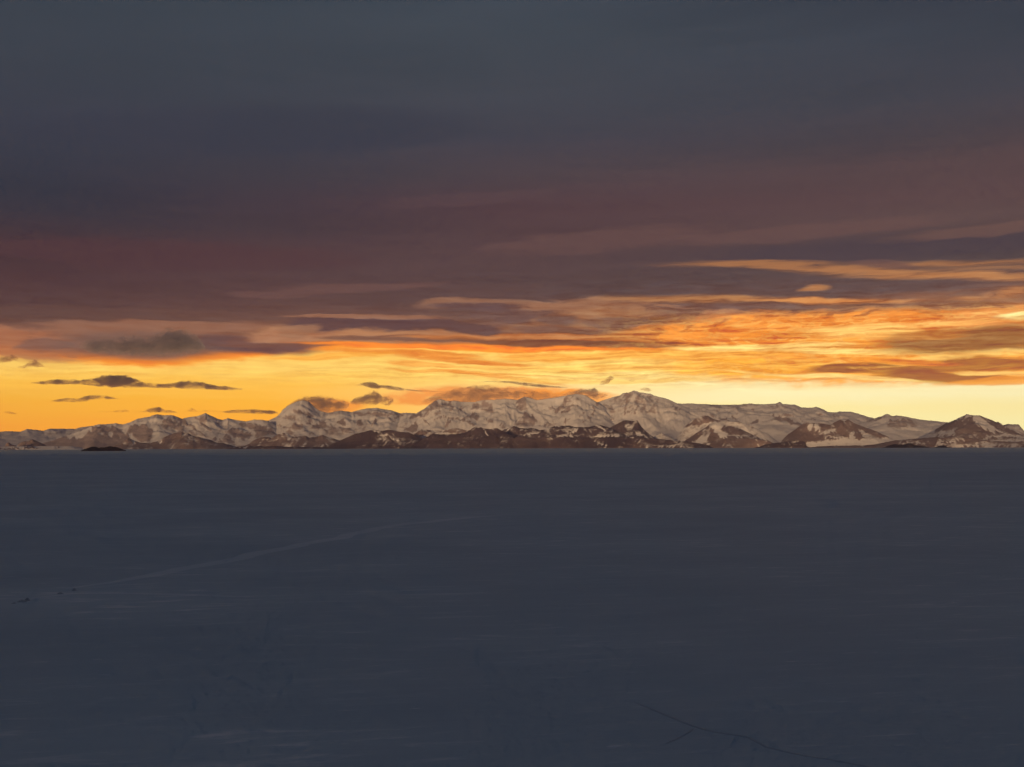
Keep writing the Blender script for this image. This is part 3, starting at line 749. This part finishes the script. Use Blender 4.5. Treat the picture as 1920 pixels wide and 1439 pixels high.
ridge("foothill", [(1455, 838), (1477, 815), (1495, 803), (1505, 796), (1515, 793), (1530, 794), (1545, 795), (1557, 797), (1567, 791), (1575, 787), (1583, 791), (1590, 786.5), (1600, 793), (1620, 801), (1645, 810), (1668, 821), (1690, 830), (1710, 839)],
      70, 64, 77, M_BROWN, .88,
      [(P, .12, 2.2, [(1524, 802), (1532, 796), (1538, 800), (1537, 808), (1528, 808)]), (P, .15, 2.2, [(1540, 812), (1552, 806), (1566, 803), (1570, 806), (1556, 811)]), (P, .3, 2, [(1518, 795), (1526, 794), (1520, 806), (1514, 808)]),
       (P, .45, 2, [(1552, 797), (1562, 796), (1558, 803)]), (P, .2, 2.5, [(1592, 814), (1600, 808), (1606, 812), (1600, 822), (1592, 824)]), (P, .25, 2.2, [(1604, 803), (1625, 813), (1645, 821), (1618, 822), (1612, 812)]),
       (P, .08, 2, [(1495, 840), (1512, 830), (1550, 826), (1600, 824), (1672, 821), (1700, 838), (1600, 842)]), (L, .2, 1.3, [(1548, 821), (1575, 821), (1590, 823)]),
       (P, 1.0, 2, [(1568, 792), (1576, 787), (1584, 793), (1586, 806), (1590, 818), (1575, 814), (1566, 806)]), (L, 1.0, 2.5, [(1605, 815), (1610, 825)])], seed=44, nz=.3, lam=1500)
# ---- low dark forelands
ridge("foreland", [(930, 834), (960, 822), (975, 818), (1000, 821), (1040, 819), (1100, 821), (1150, 820), (1190, 820), (1240, 824), (1290, 828), (1320, 834), (1345, 840)], 62.5, 60, 66, M_BASALT, .95,
      [(L, .4, 1.2, [(1120, 832), (1135, 833)]), (P, .55, 3, [(1200, 832), (1300, 834), (1330, 840), (1200, 840)])], seed=51, nz=.45, lam=1200, rows=30, power=1.0)
ridge("foreland", [(1280, 838), (1310, 832), (1335, 828), (1360, 824), (1400, 822), (1440, 826), (1460, 836)], 63, 60.5, 66, M_BROWN, .82, [(L, .1, 1.2, [(1300, 836), (1330, 834)])], seed=52, nz=.5, lam=1100, rows=26, power=1.0)
ridge("foreland", [(1415, 840), (1440, 833), (1460, 830), (1475, 828), (1490, 826), (1503, 827), (1512, 830), (1500, 834), (1490, 839)][:8] + [(1520, 839)], 62, 60, 64, M_BASALT, .9, seed=53, nz=.4, lam=900, rows=24, power=1.0)
ridge("foreland", [(1590, 840), (1640, 834), (1660, 829.5), (1680, 826), (1740, 821), (1785, 818), (1810, 820), (1850, 826), (1900, 829), (1940, 828), (1990, 830), (2050, 839)], 64, 60.5, 68, M_BROWN, .85,
      [(L, .3, 1.3, [(1760, 828), (1790, 829)]), (L, .25, 1.5, [(1830, 832), (1870, 831)]), (P, .4, 3, [(1770, 834), (1860, 832), (1920, 834), (1900, 838), (1780, 839)]), (L, .3, 1.2, [(1700, 831), (1725, 831)])], seed=54, nz=.5, lam=1300, rows=30, power=1.0)
ridge("foreland", [(-250, 842), (-100, 838), (-20, 838), (20, 837.5), (80, 837), (135, 837.5), (160, 841)], 63.5, 61, 66, M_BROWN, .05, [(L, .95, 1.2, [(0, 842.6), (40, 842), (70, 842)]), (P, .8, 1.5, [(98, 842), (108, 839.5), (116, 842)])], seed=55, nz=.15, lam=1500, rows=20, power=1.0, jag=.2)
ridge("foreland", [(425, 841), (445, 839), (470, 836.5), (500, 837), (540, 838.5), (600, 839.5), (650, 841)], 61.5, 60, 63, M_BASALT, .85, [(P, .1, 1, [(432, 840), (455, 837.5), (472, 836.5), (460, 839.5)])], seed=56, nz=.3, lam=900, rows=18, power=1.0, jag=.3)
ridge("foreland", [(1500, 840.5), (1560, 837), (1600, 836), (1640, 836.5), (1700, 839.5)], 61, 59.6, 63, M_BROWN, .8, seed=57, nz=.5, lam=900, rows=18, power=1.0, jag=.3)
ridge("islet", [(152, 844), (162, 843), (172, 840), (180, 839), (185, 841), (190, 839.8), (196, 841), (202, 838.6), (208, 837.4), (214, 838.8), (220, 841), (228, 843), (236, 844)], 36, 35.4, 36.8, M_BLACK, 1.0, seed=61, nz=.1, lam=300, rows=20, back_rows=8, jag=.3, power=1.0, step=.5)
ridge("islet", [(1655, 838.6), (1668, 835), (1680, 834), (1690, 834.5), (1697, 833), (1703, 831.2), (1709, 832), (1716, 836), (1730, 837.5), (1742, 838.8)], 58, 57, 59.2, M_BLACK, 1.0, seed=62, nz=.2, lam=300, rows=20, back_rows=8, jag=.3, power=1.0, step=.5)
ridge("islet", [(1752, 839), (1760, 837.2), (1768, 836.8), (1775, 838), (1782, 839)], 58.5, 57.8, 59.2, M_BLACK, 1.0, seed=63, nz=.2, lam=300, rows=16, back_rows=6, jag=.2, power=1.0, step=.5)

# ---- unseen snowy land, added and shaped behind the camera to shade the near ice
bxx = np.linspace(-60000, 60000, 160); byy = np.linspace(-11000, -500, 70)
BX, BY = np.meshgrid(bxx, byy)
tt = np.clip((-500 - BY) / 10500, 0, 1)
BZ = (1350 + 500 * (fbm(BX / 9000, BX * 0 + 2, 4, 70) - .5)) * np.sin(np.pi * np.clip(tt * 1.0, 0, 1)) ** 1.2 + 160 * (ridged(BX / 2500, BY / 2500, 4, 71) - .5) * tt - 12
shade_island = link_mesh("shade_island", np.stack([BX, BY, BZ], -1).reshape(-1, 3), grid_faces(*BX.shape), M_GRANITE, {'rock': .25 + .3 * (fbm(BX / 1500, BY / 1500, 4, 72) - .3)})
shade_island['kind'] = 'structure'

# ------------------------------------------------------------------ sea ice
def ground(x, y):
    a, e = azel(x, y)
    r = CAM_H / np.tan(-e)
    return r * np.sin(a), r * np.cos(a)


def ice_mat(name, lo, hi, drift_amount, patches=()):
    m, g, out = material(name)
    pos = g.new('ShaderNodeTexCoord').outputs['Object']
    rot = g.new('ShaderNodeMapping'); g.l.new(pos, rot.inputs[0]); rot.inputs['Rotation'].default_value = (0, 0, R(-9))
    q = rot.outputs[0]
    a1 = g.noise(g.vmath('MULTIPLY', q, (1 / 380, 1 / 240, 1)), 1.0, 5, .6)
    a2 = g.noise(g.vmath('MULTIPLY', q, (1 / 3000, 1 / 2600, 1)), 1.0, 4, .5)
    a3 = g.noise(g.vmath('MULTIPLY', q, (1 / 60, 1 / 14, 1)), 1.0, 6, .68, .5)
    a5 = g.noise(g.vmath('MULTIPLY', q, (1 / 17, 1 / 3.6, 1)), 1.0, 5, .62, .3)
    a4 = g.noise(g.vmath('MULTIPLY', pos, (1 / 2.2, 1 / 1.1, 1)), 1.0, 4, .7)
    v = g.math('ADD', g.math('MULTIPLY', a1, .45), g.math('ADD', g.math('MULTIPLY', a2, .40), g.math('MULTIPLY', a3, .15)))
    v = g.math('MULTIPLY_ADD', g.math('SUBTRACT', a4, .5), .12, v)
    for (px, py, rx, ry, am) in patches:          # rougher, whiter ice where floes were pushed together
        cx, cy = [float(k) for k in ground(px, py)]
        d = g.new('ShaderNodeVectorMath', operation='MULTIPLY_ADD')
        g.l.new(pos, d.inputs[0]); d.inputs[1].default_value = (1 / rx, 1 / ry, 0); d.inputs[2].default_value = (-cx / rx, -cy / ry, 0)
        l = g.new('ShaderNodeVectorMath', operation='LENGTH'); g.l.new(d.outputs[0], l.inputs[0])
        v = g.math('ADD', v, g.step(l.outputs['Value'], 1.0, .1, 0.0, am))
    colr = g.mix(g.step(v, .28, .72), lo, hi)
    dr = g.math('MULTIPLY', g.step(a3, .53, .66), g.step(v, .44, .60))
    dr = g.math('MAXIMUM', dr, g.math('MULTIPLY', g.step(a5, .58, .70), g.step(a3, .47, .60)))
    colr = g.mix(g.math('MULTIPLY', dr, drift_amount), colr, (.84, .90, .94))
    p = g.new('ShaderNodeBsdfPrincipled')
    g.put(p.inputs['Base Color'], colr)
    p.inputs['Roughness'].default_value = .62
    p.inputs['Specular IOR Level'].default_value = .25
    b = g.new('ShaderNodeBump'); b.inputs['Strength'].default_value = .4; b.inputs['Distance'].default_value = 1.0
    g.put(b.inputs['Height'], g.math('ADD', a3, g.math('ADD', g.math('MULTIPLY', a5, .3), g.math('MULTIPLY', a4, .12)))); g.l.new(b.outputs[0], p.inputs['Normal'])
    g.l.new(p.outputs[0], out.inputs[0])
    return m


m_ice = ice_mat("wind_scoured_sea_ice", (.40, .545, .64), (.585, .735, .80), .8,
                [(150, 1122, 230, 190, .10), (260, 1390, 130, 60, .06), (60, 1330, 120, 90, .05), (520, 1380, 90, 40, .05)])

yy = np.concatenate([np.linspace(-3000, 3000, 120), np.geomspace(3050, 119000, 90)])
xx = np.concatenate([-np.geomspace(2600, 75000, 40)[::-1], np.linspace(-2500, 2500, 120), np.geomspace(2600, 75000, 40)])
XX, YY = np.meshgrid(xx, yy)
fade = np.exp(-np.hypot(XX, YY) / 9000)
ZZ = (fbm(XX / 330, YY / 120, 4, 3) - .5) * .12 * fade
ice = link_mesh("sea_ice", np.stack([XX, YY, ZZ], -1).reshape(-1, 3), grid_faces(*XX.shape), m_ice)
ice['kind'] = 'structure'


def lane(name, pts, width, mat):
    """a low raised strip of packed snow, or a crack, along the ice"""
    gx, gy = ground(np.array([p[0] for p in pts]), np.array([p[1] for p in pts]))
    s = np.concatenate([[0], np.cumsum(np.hypot(np.diff(gx), np.diff(gy)))])
    n = max(30, int(s[-1] / 12)); u = np.linspace(0, s[-1], n)
    X = np.interp(u, s, gx); Y = np.interp(u, s, gy)
    tx, ty = np.gradient(X), np.gradient(Y); l = np.hypot(tx, ty); nx, ny = -ty / l, tx / l
    wob = (fbm(u / 90, u * 0, 4, len(pts)) - .5) * width * 1.2
    wd = width * (.55 + .9 * fbm(u / 60, u * 0 + 4, 4, 2)) * np.minimum(1, np.minimum(u, s[-1] - u) / (s[-1] * .12) + .05)
    prof = [(-.5, -1), (-.38, .6), (0, .5), (.38, .6), (.5, -1)]
    V = np.stack([np.stack([X + nx * (wob + k * wd), Y + ny * (wob + k * wd), np.full(n, .02 + h * .1)], -1) for k, h in prof], 0)
    o = link_mesh(name, V.reshape(-1, 3), grid_faces(len(prof), n), mat)
    o['kind'] = 'structure'
    return o


m_track = ice_mat("packed_snow", (.51, .66, .74), (.74, .84, .90), .8, [(150, 1122, 230, 190, .10)])
m_crack = ice_mat("dark_crack_ice", (.30, .41, .51), (.45, .58, .67), .3)
lane("snow_road", [(130, 1106), (200, 1092), (270, 1080), (370, 1060), (450, 1045), (545, 1026), (640, 1008), (740, 986), (830, 975), (960, 965)], 25, m_track)
lane("snow_road", [(60, 1122), (140, 1114), (240, 1113), (330, 1115), (420, 1118), (480, 1121)], 8, m_track)
lane("ice_crack", [(1190, 1318), (1240, 1338), (1290, 1358), (1335, 1372), (1402, 1381), (1440, 1402), (1500, 1415), (1560, 1425), (1640, 1440), (1700, 1452)], 2.0, m_crack)

lane("ice_crack", [(1246, 1396), (1268, 1386), (1290, 1374), (1300, 1366)], 1.3, m_crack)

# hummocks for small dark marks; ridge shadow is put into their colour
m_hum = ice_mat("shade_tinted_hummock_ice", (.29, .38, .46), (.46, .56, .64), .3)
for i, (px, py, w, hh, lab) in enumerate([
        (26, 1132, 2.2, .9, "small low shade-coloured ice hummock, nearest the left edge of the picture"),
        (41, 1129, 4.2, 1.5, "broadest shade-coloured ice hummock in the group left of the packed snow track"),
        (51, 1127, 2.6, 2.2, "tallest shade-coloured ice hummock, beside the broadest one on the left"),
        (113, 1114, 3.0, 1.3, "lone shade-coloured ice hummock at the near end of the packed snow track"),
        (139, 1108, 2.2, 1.9, "farthest and rightmost shade-coloured ice hummock close to the packed snow track")]):
    gx, gy = [float(k) for k in ground(px, py)]
    nr, nc = 9, 20
    rr = np.linspace(0, 1, nr)[:, None]; tt_ = np.linspace(0, 2 * math.pi, nc, endpoint=False)[None]
    X = rr * np.cos(tt_) * w; Y = rr * np.sin(tt_) * w * .7
    bump = ridged(X / 1.6 + i * 5, Y / 1.6, 3, 80 + i)
    Z = hh * (1 - rr ** 1.6) * (.45 + .9 * bump) - .15 * rr
    ids = np.arange(nr * nc).reshape(nr, nc); nx_ = np.roll(ids, -1, 1)
    F = np.stack([ids[:-1], ids[1:], nx_[1:], nx_[:-1]], -1).reshape(-1, 4)
    o = link_mesh("ice_hummock", np.stack([X, Y, Z], -1).reshape(-1, 3), F, m_hum, smooth=False)
    o.location = (gx, gy, 0)
    o['label'] = lab; o['category'] = 'ice hummock'; o['group'] = "shade-coloured hummocks on the ice at left"

# ------------------------------------------------------------------ clouds that stand apart
def cloud_mat(name, dens, colour, aniso=.35):
    m, g, out = material(name)
    tcn = g.new('ShaderNodeTexCoord').outputs['Object']
    n = g.noise(g.vmath('MULTIPLY', tcn, (1 / 1200, 1 / 1200, 1 / 520)), 1.0, 4, .58, .4)
    pv = g.new('ShaderNodeVolumePrincipled')
    pv.inputs['Color'].default_value = (*colour, 1)
    pv.inputs['Anisotropy'].default_value = aniso
    g.put(pv.inputs['Density'], g.step(n, .34, .64, dens * .2, dens * 1.55))
    g.l.new(pv.outputs[0], out.inputs['Volume'])
    return m


C_DARK = cloud_mat("brown_shadowed_cloud", .0024, (.62, .40, .48), .6)
C_THIN = cloud_mat("thin_orange_cloud", .0014, (.80, .47, .45), .6)
C_GREY = cloud_mat("grey_cloud_bank", .0009, (.42, .42, .64))
C_CAP = cloud_mat("brown_cap_cloud", .0009, (.98, .58, .46), .6)
C_TINY = cloud_mat("tiny_orange_cloud", .0013, (1.0, .58, .32), .6)
C_PALE = cloud_mat("pale_lit_cloud", .0013, (1.0, .64, .54), .6)


def cloud(top, bottom, dist, mat, label, depth=1.6, seed=1, lump=.22, thin=1.5):
    """closed body: upper and lower outline of the cloud at its own distance, thick in the middle, thin at its rim"""
    D = dist * 1e3
    tx = np.array(top, float); bx = np.array(bottom, float)
    x0 = max(tx[0, 0], bx[0, 0]); x1 = min(tx[-1, 0], bx[-1, 0])
    nx = max(30, int((x1 - x0) / 1.0)); nk = 24
    x = np.linspace(x0, x1, nx)
    yt = np.interp(x, tx[:, 0], tx[:, 1]); yb = np.interp(x, bx[:, 0], bx[:, 1])
    yb = np.maximum(yb, yt + .05)
    mid = (yt + yb) / 2; half = (yb - yt) / 2
    th = np.linspace(0, 2 * math.pi, nk, endpoint=False)
    zz = np.sin(th)[:, None]; dd = np.cos(th)[:, None]
    dd = np.sign(dd) * np.abs(dd) ** thin
    rag = 1 + lump * (fbm(x[None] / 7 + 0 * th[:, None], 3 * np.sin(th)[:, None] + 3 * np.cos(th)[:, None] + 0 * x[None], 4, seed) - .5) * 2 * 1.5
    rag = rag + lump * (fbm(x[None] / 2.2 + 0 * th[:, None], 5 * np.sin(th)[:, None] + 5 * np.cos(th)[:, None] + 0 * x[None], 3, seed + 31) - .5) * 1.3
    az, el = azel(x[None] + 0 * th[:, None], mid[None] - half[None] * zz * rag)
    k = D / FPX
    r = D + dd * half[None] * k * depth * rag + 0 * az
    X = r * np.sin(az); Y = r * np.cos(az); Z = D * np.tan(el) + CAM_H
    V = np.stack([X, Y, Z], -1)                     # ring index, x index
    c = np.array([V[..., 0].mean(), V[..., 1].mean(), V[..., 2].min()])
    Vs = (V - c).reshape(-1, 3)
    i = np.arange(nk * nx).reshape(nk, nx); j = np.roll(i, -1, 0)
    F = np.stack([i[:, :-1], i[:, 1:], j[:, 1:], j[:, :-1]], -1).reshape(-1, 4)
    # close both ends with a centre point
    e0 = len(Vs); Vs = np.concatenate([Vs, (V[:, 0].mean(0) - c)[None], (V[:, -1].mean(0) - c)[None]])
    caps = np.concatenate([np.stack([i[:, 0], j[:, 0], np.full(nk, e0), np.full(nk, e0)], -1), np.stack([j[:, -1], i[:, -1], np.full(nk, e0 + 1), np.full(nk, e0 + 1)], -1)])
    me = bpy.data.meshes.new("cloud")
    me.from_pydata(Vs.tolist(), [], F[:, ::-1].tolist() + [[a, b_, d_] for a, b_, d_, _ in caps[:, :].tolist()])
    me.update()
    import bmesh
    bm = bmesh.new(); bm.from_mesh(me); bmesh.ops.recalc_face_normals(bm, faces=bm.faces); bm.to_mesh(me); bm.free()
    for pl in me.polygons:
        pl.use_smooth = True
    me.materials.append(mat)
    o = bpy.data.objects.new("cloud", me); COL.objects.link(o)
    o.location = c
    o['label'] = label; o['category'] = 'cloud'
    return o


cloud([(58, 717), (80, 715), (100, 712), (130, 711), (150, 713), (175, 710), (192, 704.5), (215, 703.5), (240, 705), (255, 711), (270, 717), (300, 720), (325, 718), (342, 714), (365, 714), (390, 719), (410, 724), (425, 724), (440, 727), (455, 729)],
      [(58, 719), (80, 721), (110, 722), (150, 721), (185, 725), (220, 727), (260, 727), (300, 728), (340, 729), (370, 731), (400, 731), (430, 733), (455, 731)], 128, C_DARK,
      "long dark brown cloud with two humps floating in the gold sky over the left mountains", seed=2)
cloud([(95, 752), (110, 748), (128, 746), (145, 748), (160, 742), (180, 740.5), (200, 742), (224, 748)], [(95, 753.5), (115, 754), (135, 755), (155, 754), (170, 750), (190, 749), (224, 749)], 126, C_DARK,
      "short slanting dark cloud below the long two-humped cloud", seed=3)
cloud([(178, 772.5), (195, 771), (207, 772), (225, 768.5), (236, 768), (244, 771)], [(178, 774), (195, 774), (210, 774), (230, 774.5), (244, 772.5)], 125, C_TINY, "thin orange wisp of cloud left of the small dome shaped cloud", seed=4)
cloud([(252, 772), (268, 771), (278, 766), (290, 763.5), (300, 763.5), (310, 769), (320, 769.5), (332, 773)], [(252, 773), (275, 774), (300, 774.5), (318, 775), (332, 774.5)], 124, C_DARK, "small dome shaped dark cloud just above the broad left summit", seed=5)
cloud([(340, 772), (352, 769), (358, 765), (364, 765), (370, 771), (380, 770), (388, 769), (402, 770), (420, 772)], [(340, 773), (360, 773), (380, 773), (400, 773.5), (420, 773)], 124, C_TINY, "ragged little cloud hanging over the sharp left peak", seed=6)
cloud([(416, 772), (430, 769.5), (450, 768), (475, 767.5), (500, 768), (515, 771), (524, 775)], [(416, 773.5), (430, 775.5), (460, 776), (490, 777), (510, 777.5), (524, 776)], 124, C_DARK, "smooth lens shaped dark cloud touching the left flank of the round mountain", seed=7)
cloud([(-30, 668), (-5, 669), (12, 668), (22, 665), (32, 668), (37, 674)], [(-30, 679), (0, 681), (15, 680), (30, 678), (37, 676)], 130, C_THIN, "ragged grey puff of cloud cut by the left edge of the picture", seed=8, lump=.4)
cloud([(30, 687), (45, 685), (58, 676), (65, 674), (74, 679), (85, 686)], [(30, 690), (45, 692), (60, 688), (72, 690), (85, 688)], 130, C_THIN, "small curled puff of cloud under the deck near the left edge", seed=9, lump=.4)
cloud([(6, 772), (16, 770.5), (25, 773), (36, 776)], [(6, 774), (18, 777), (28, 778), (36, 777)], 126, C_TINY, "faint tiny cloud low over the far left range", seed=10)
cloud([(662, 722.5), (672, 720.5), (683, 717), (692, 715.5), (702, 717), (712, 722), (730, 723), (745, 725), (760, 729), (785, 732), (832, 734)], [(662, 724), (680, 724.5), (695, 728), (708, 730), (716, 728), (730, 732), (745, 733), (762, 733), (790, 735), (832, 735.5)], 127, C_DARK,
      "dark arrow shaped cloud with a long thin tail above the saddle", seed=11)
cloud([(657, 753), (665, 746), (678, 742), (692, 738), (700, 735), (708, 737), (716, 742), (728, 743), (738, 748)], [(657, 757), (668, 760), (685, 760), (700, 758), (715, 758), (730, 760), (738, 754)], 122, C_THIN, "orange brown puffy cloud over the saddle between the round mountain and the central massif", seed=12, lump=.4)
cloud([(528, 768), (545, 756), (560, 748), (572, 743), (585, 741.5), (598, 743), (608, 742.5), (622, 744), (640, 749), (657, 756)], [(528, 772), (560, 775), (590, 778), (620, 778), (645, 774), (655, 764)], 121, C_PALE, "peach cap cloud wrapped over the round mountain top", seed=13, depth=1.0)
cloud([(790, 752), (805, 745), (820, 737), (845, 731), (865, 727.5), (890, 723), (915, 723), (940, 726), (965, 727), (1000, 732), (1030, 735), (1062, 739)], [(790, 758), (830, 758), (870, 759), (900, 758), (940, 755), (980, 753), (1020, 752), (1062, 745)], 121, C_CAP,
      "broad brown cap cloud lying along the crest of the central massif", seed=14, depth=1.0)
cloud([(895, 716), (915, 714), (945, 714), (970, 716), (1000, 719), (1030, 723), (1064, 726)], [(895, 717), (925, 717.5), (955, 719), (985, 724), (1015, 727), (1064, 728)], 127, C_DARK, "thin dark bar of cloud above the cap cloud of the central massif", seed=15)
cloud([(1055, 738), (1075, 733), (1092, 728), (1105, 730), (1116, 729), (1124, 736), (1140, 740)], [(1055, 741), (1080, 742), (1100, 746), (1118, 748), (1130, 746), (1140, 743)], 121, C_THIN, "fiery ragged cloud torn off at the right end of the central crest", seed=16, lump=.45)
cloud([(1124, 717), (1132, 713), (1138, 707), (1144, 704), (1152, 707)], [(1124, 722), (1133, 723), (1141, 719), (1147, 714), (1152, 711)], 126, C_TINY, "tiny curled wisp of cloud left of the highest summit", seed=17, lump=.3)
cloud([(1200, 730), (1208, 726.5), (1216, 727.5), (1222, 732)], [(1200, 732), (1208, 734.5), (1216, 735), (1222, 734)], 122, C_TINY, "tiny round cloud touching the highest summit on its right", seed=18)
cloud([(1174, 713.5), (1183, 712), (1192, 714.5)], [(1174, 715.5), (1183, 716.5), (1192, 716)], 126, C_TINY, "faintest speck of cloud above the highest summit", seed=19)
cloud([(148, 645), (160, 638), (180, 635), (210, 632), (245, 630), (275, 630), (298, 624), (310, 616), (330, 613), (350, 617), (368, 628), (380, 640), (386, 652)],
      [(148, 653), (165, 663), (200, 668), (250, 670), (300, 671), (350, 669), (375, 663), (386, 656)], 150, C_GREY, "large blue grey whale shaped cloud bank under the overcast on the left", depth=1.0, seed=20, thin=3.0)

# ------------------------------------------------------------------ air
hz = bpy.data.materials.new("warm_haze"); hz.use_nodes = True
gh = G(hz.node_tree); gh.n.clear()
oo = gh.new('ShaderNodeOutputMaterial'); pv = gh.new('ShaderNodeVolumePrincipled')
pv.inputs['Color'].default_value = (.67, .66, 1.0, 1)
pv.inputs['Density'].default_value = HAZE
pv.inputs['Anisotropy'].default_value = .5
gh.l.new(pv.outputs[0], oo.inputs['Volume'])
bx = np.array([[x, y, z] for x in (-85000, 85000) for y in (-12000, 120000) for z in (-30, 6200)], float)
haze = link_mesh("haze", bx, [[0, 1, 3, 2], [4, 6, 7, 5], [0, 4, 5, 1], [2, 3, 7, 6], [0, 2, 6, 4], [1, 5, 7, 3]], hz, smooth=False)
haze['kind'] = 'stuff'
haze['label'] = "thin warm haze over the frozen sound and the mountains"
haze['category'] = 'haze'

# ------------------------------------------------------------------ picture
scene.view_settings.view_transform = 'Standard'
scene.view_settings.look = 'None'
scene.view_settings.exposure = 0.8
scene.view_settings.gamma = 1
scene.cycles.max_bounces = 4
scene.cycles.diffuse_bounces = 1
scene.cycles.volume_bounces = 0
scene.cycles.transparent_max_bounces = 24
scene.cycles.use_denoising = True
scene.cycles.use_adaptive_sampling = True
scene.cycles.adaptive_threshold = .014
scene.cycles.adaptive_min_samples = 12
scene.cycles.volume_max_steps = 128
world.cycles.sampling_method = 'MANUAL'
world.cycles.sample_map_resolution = 1024
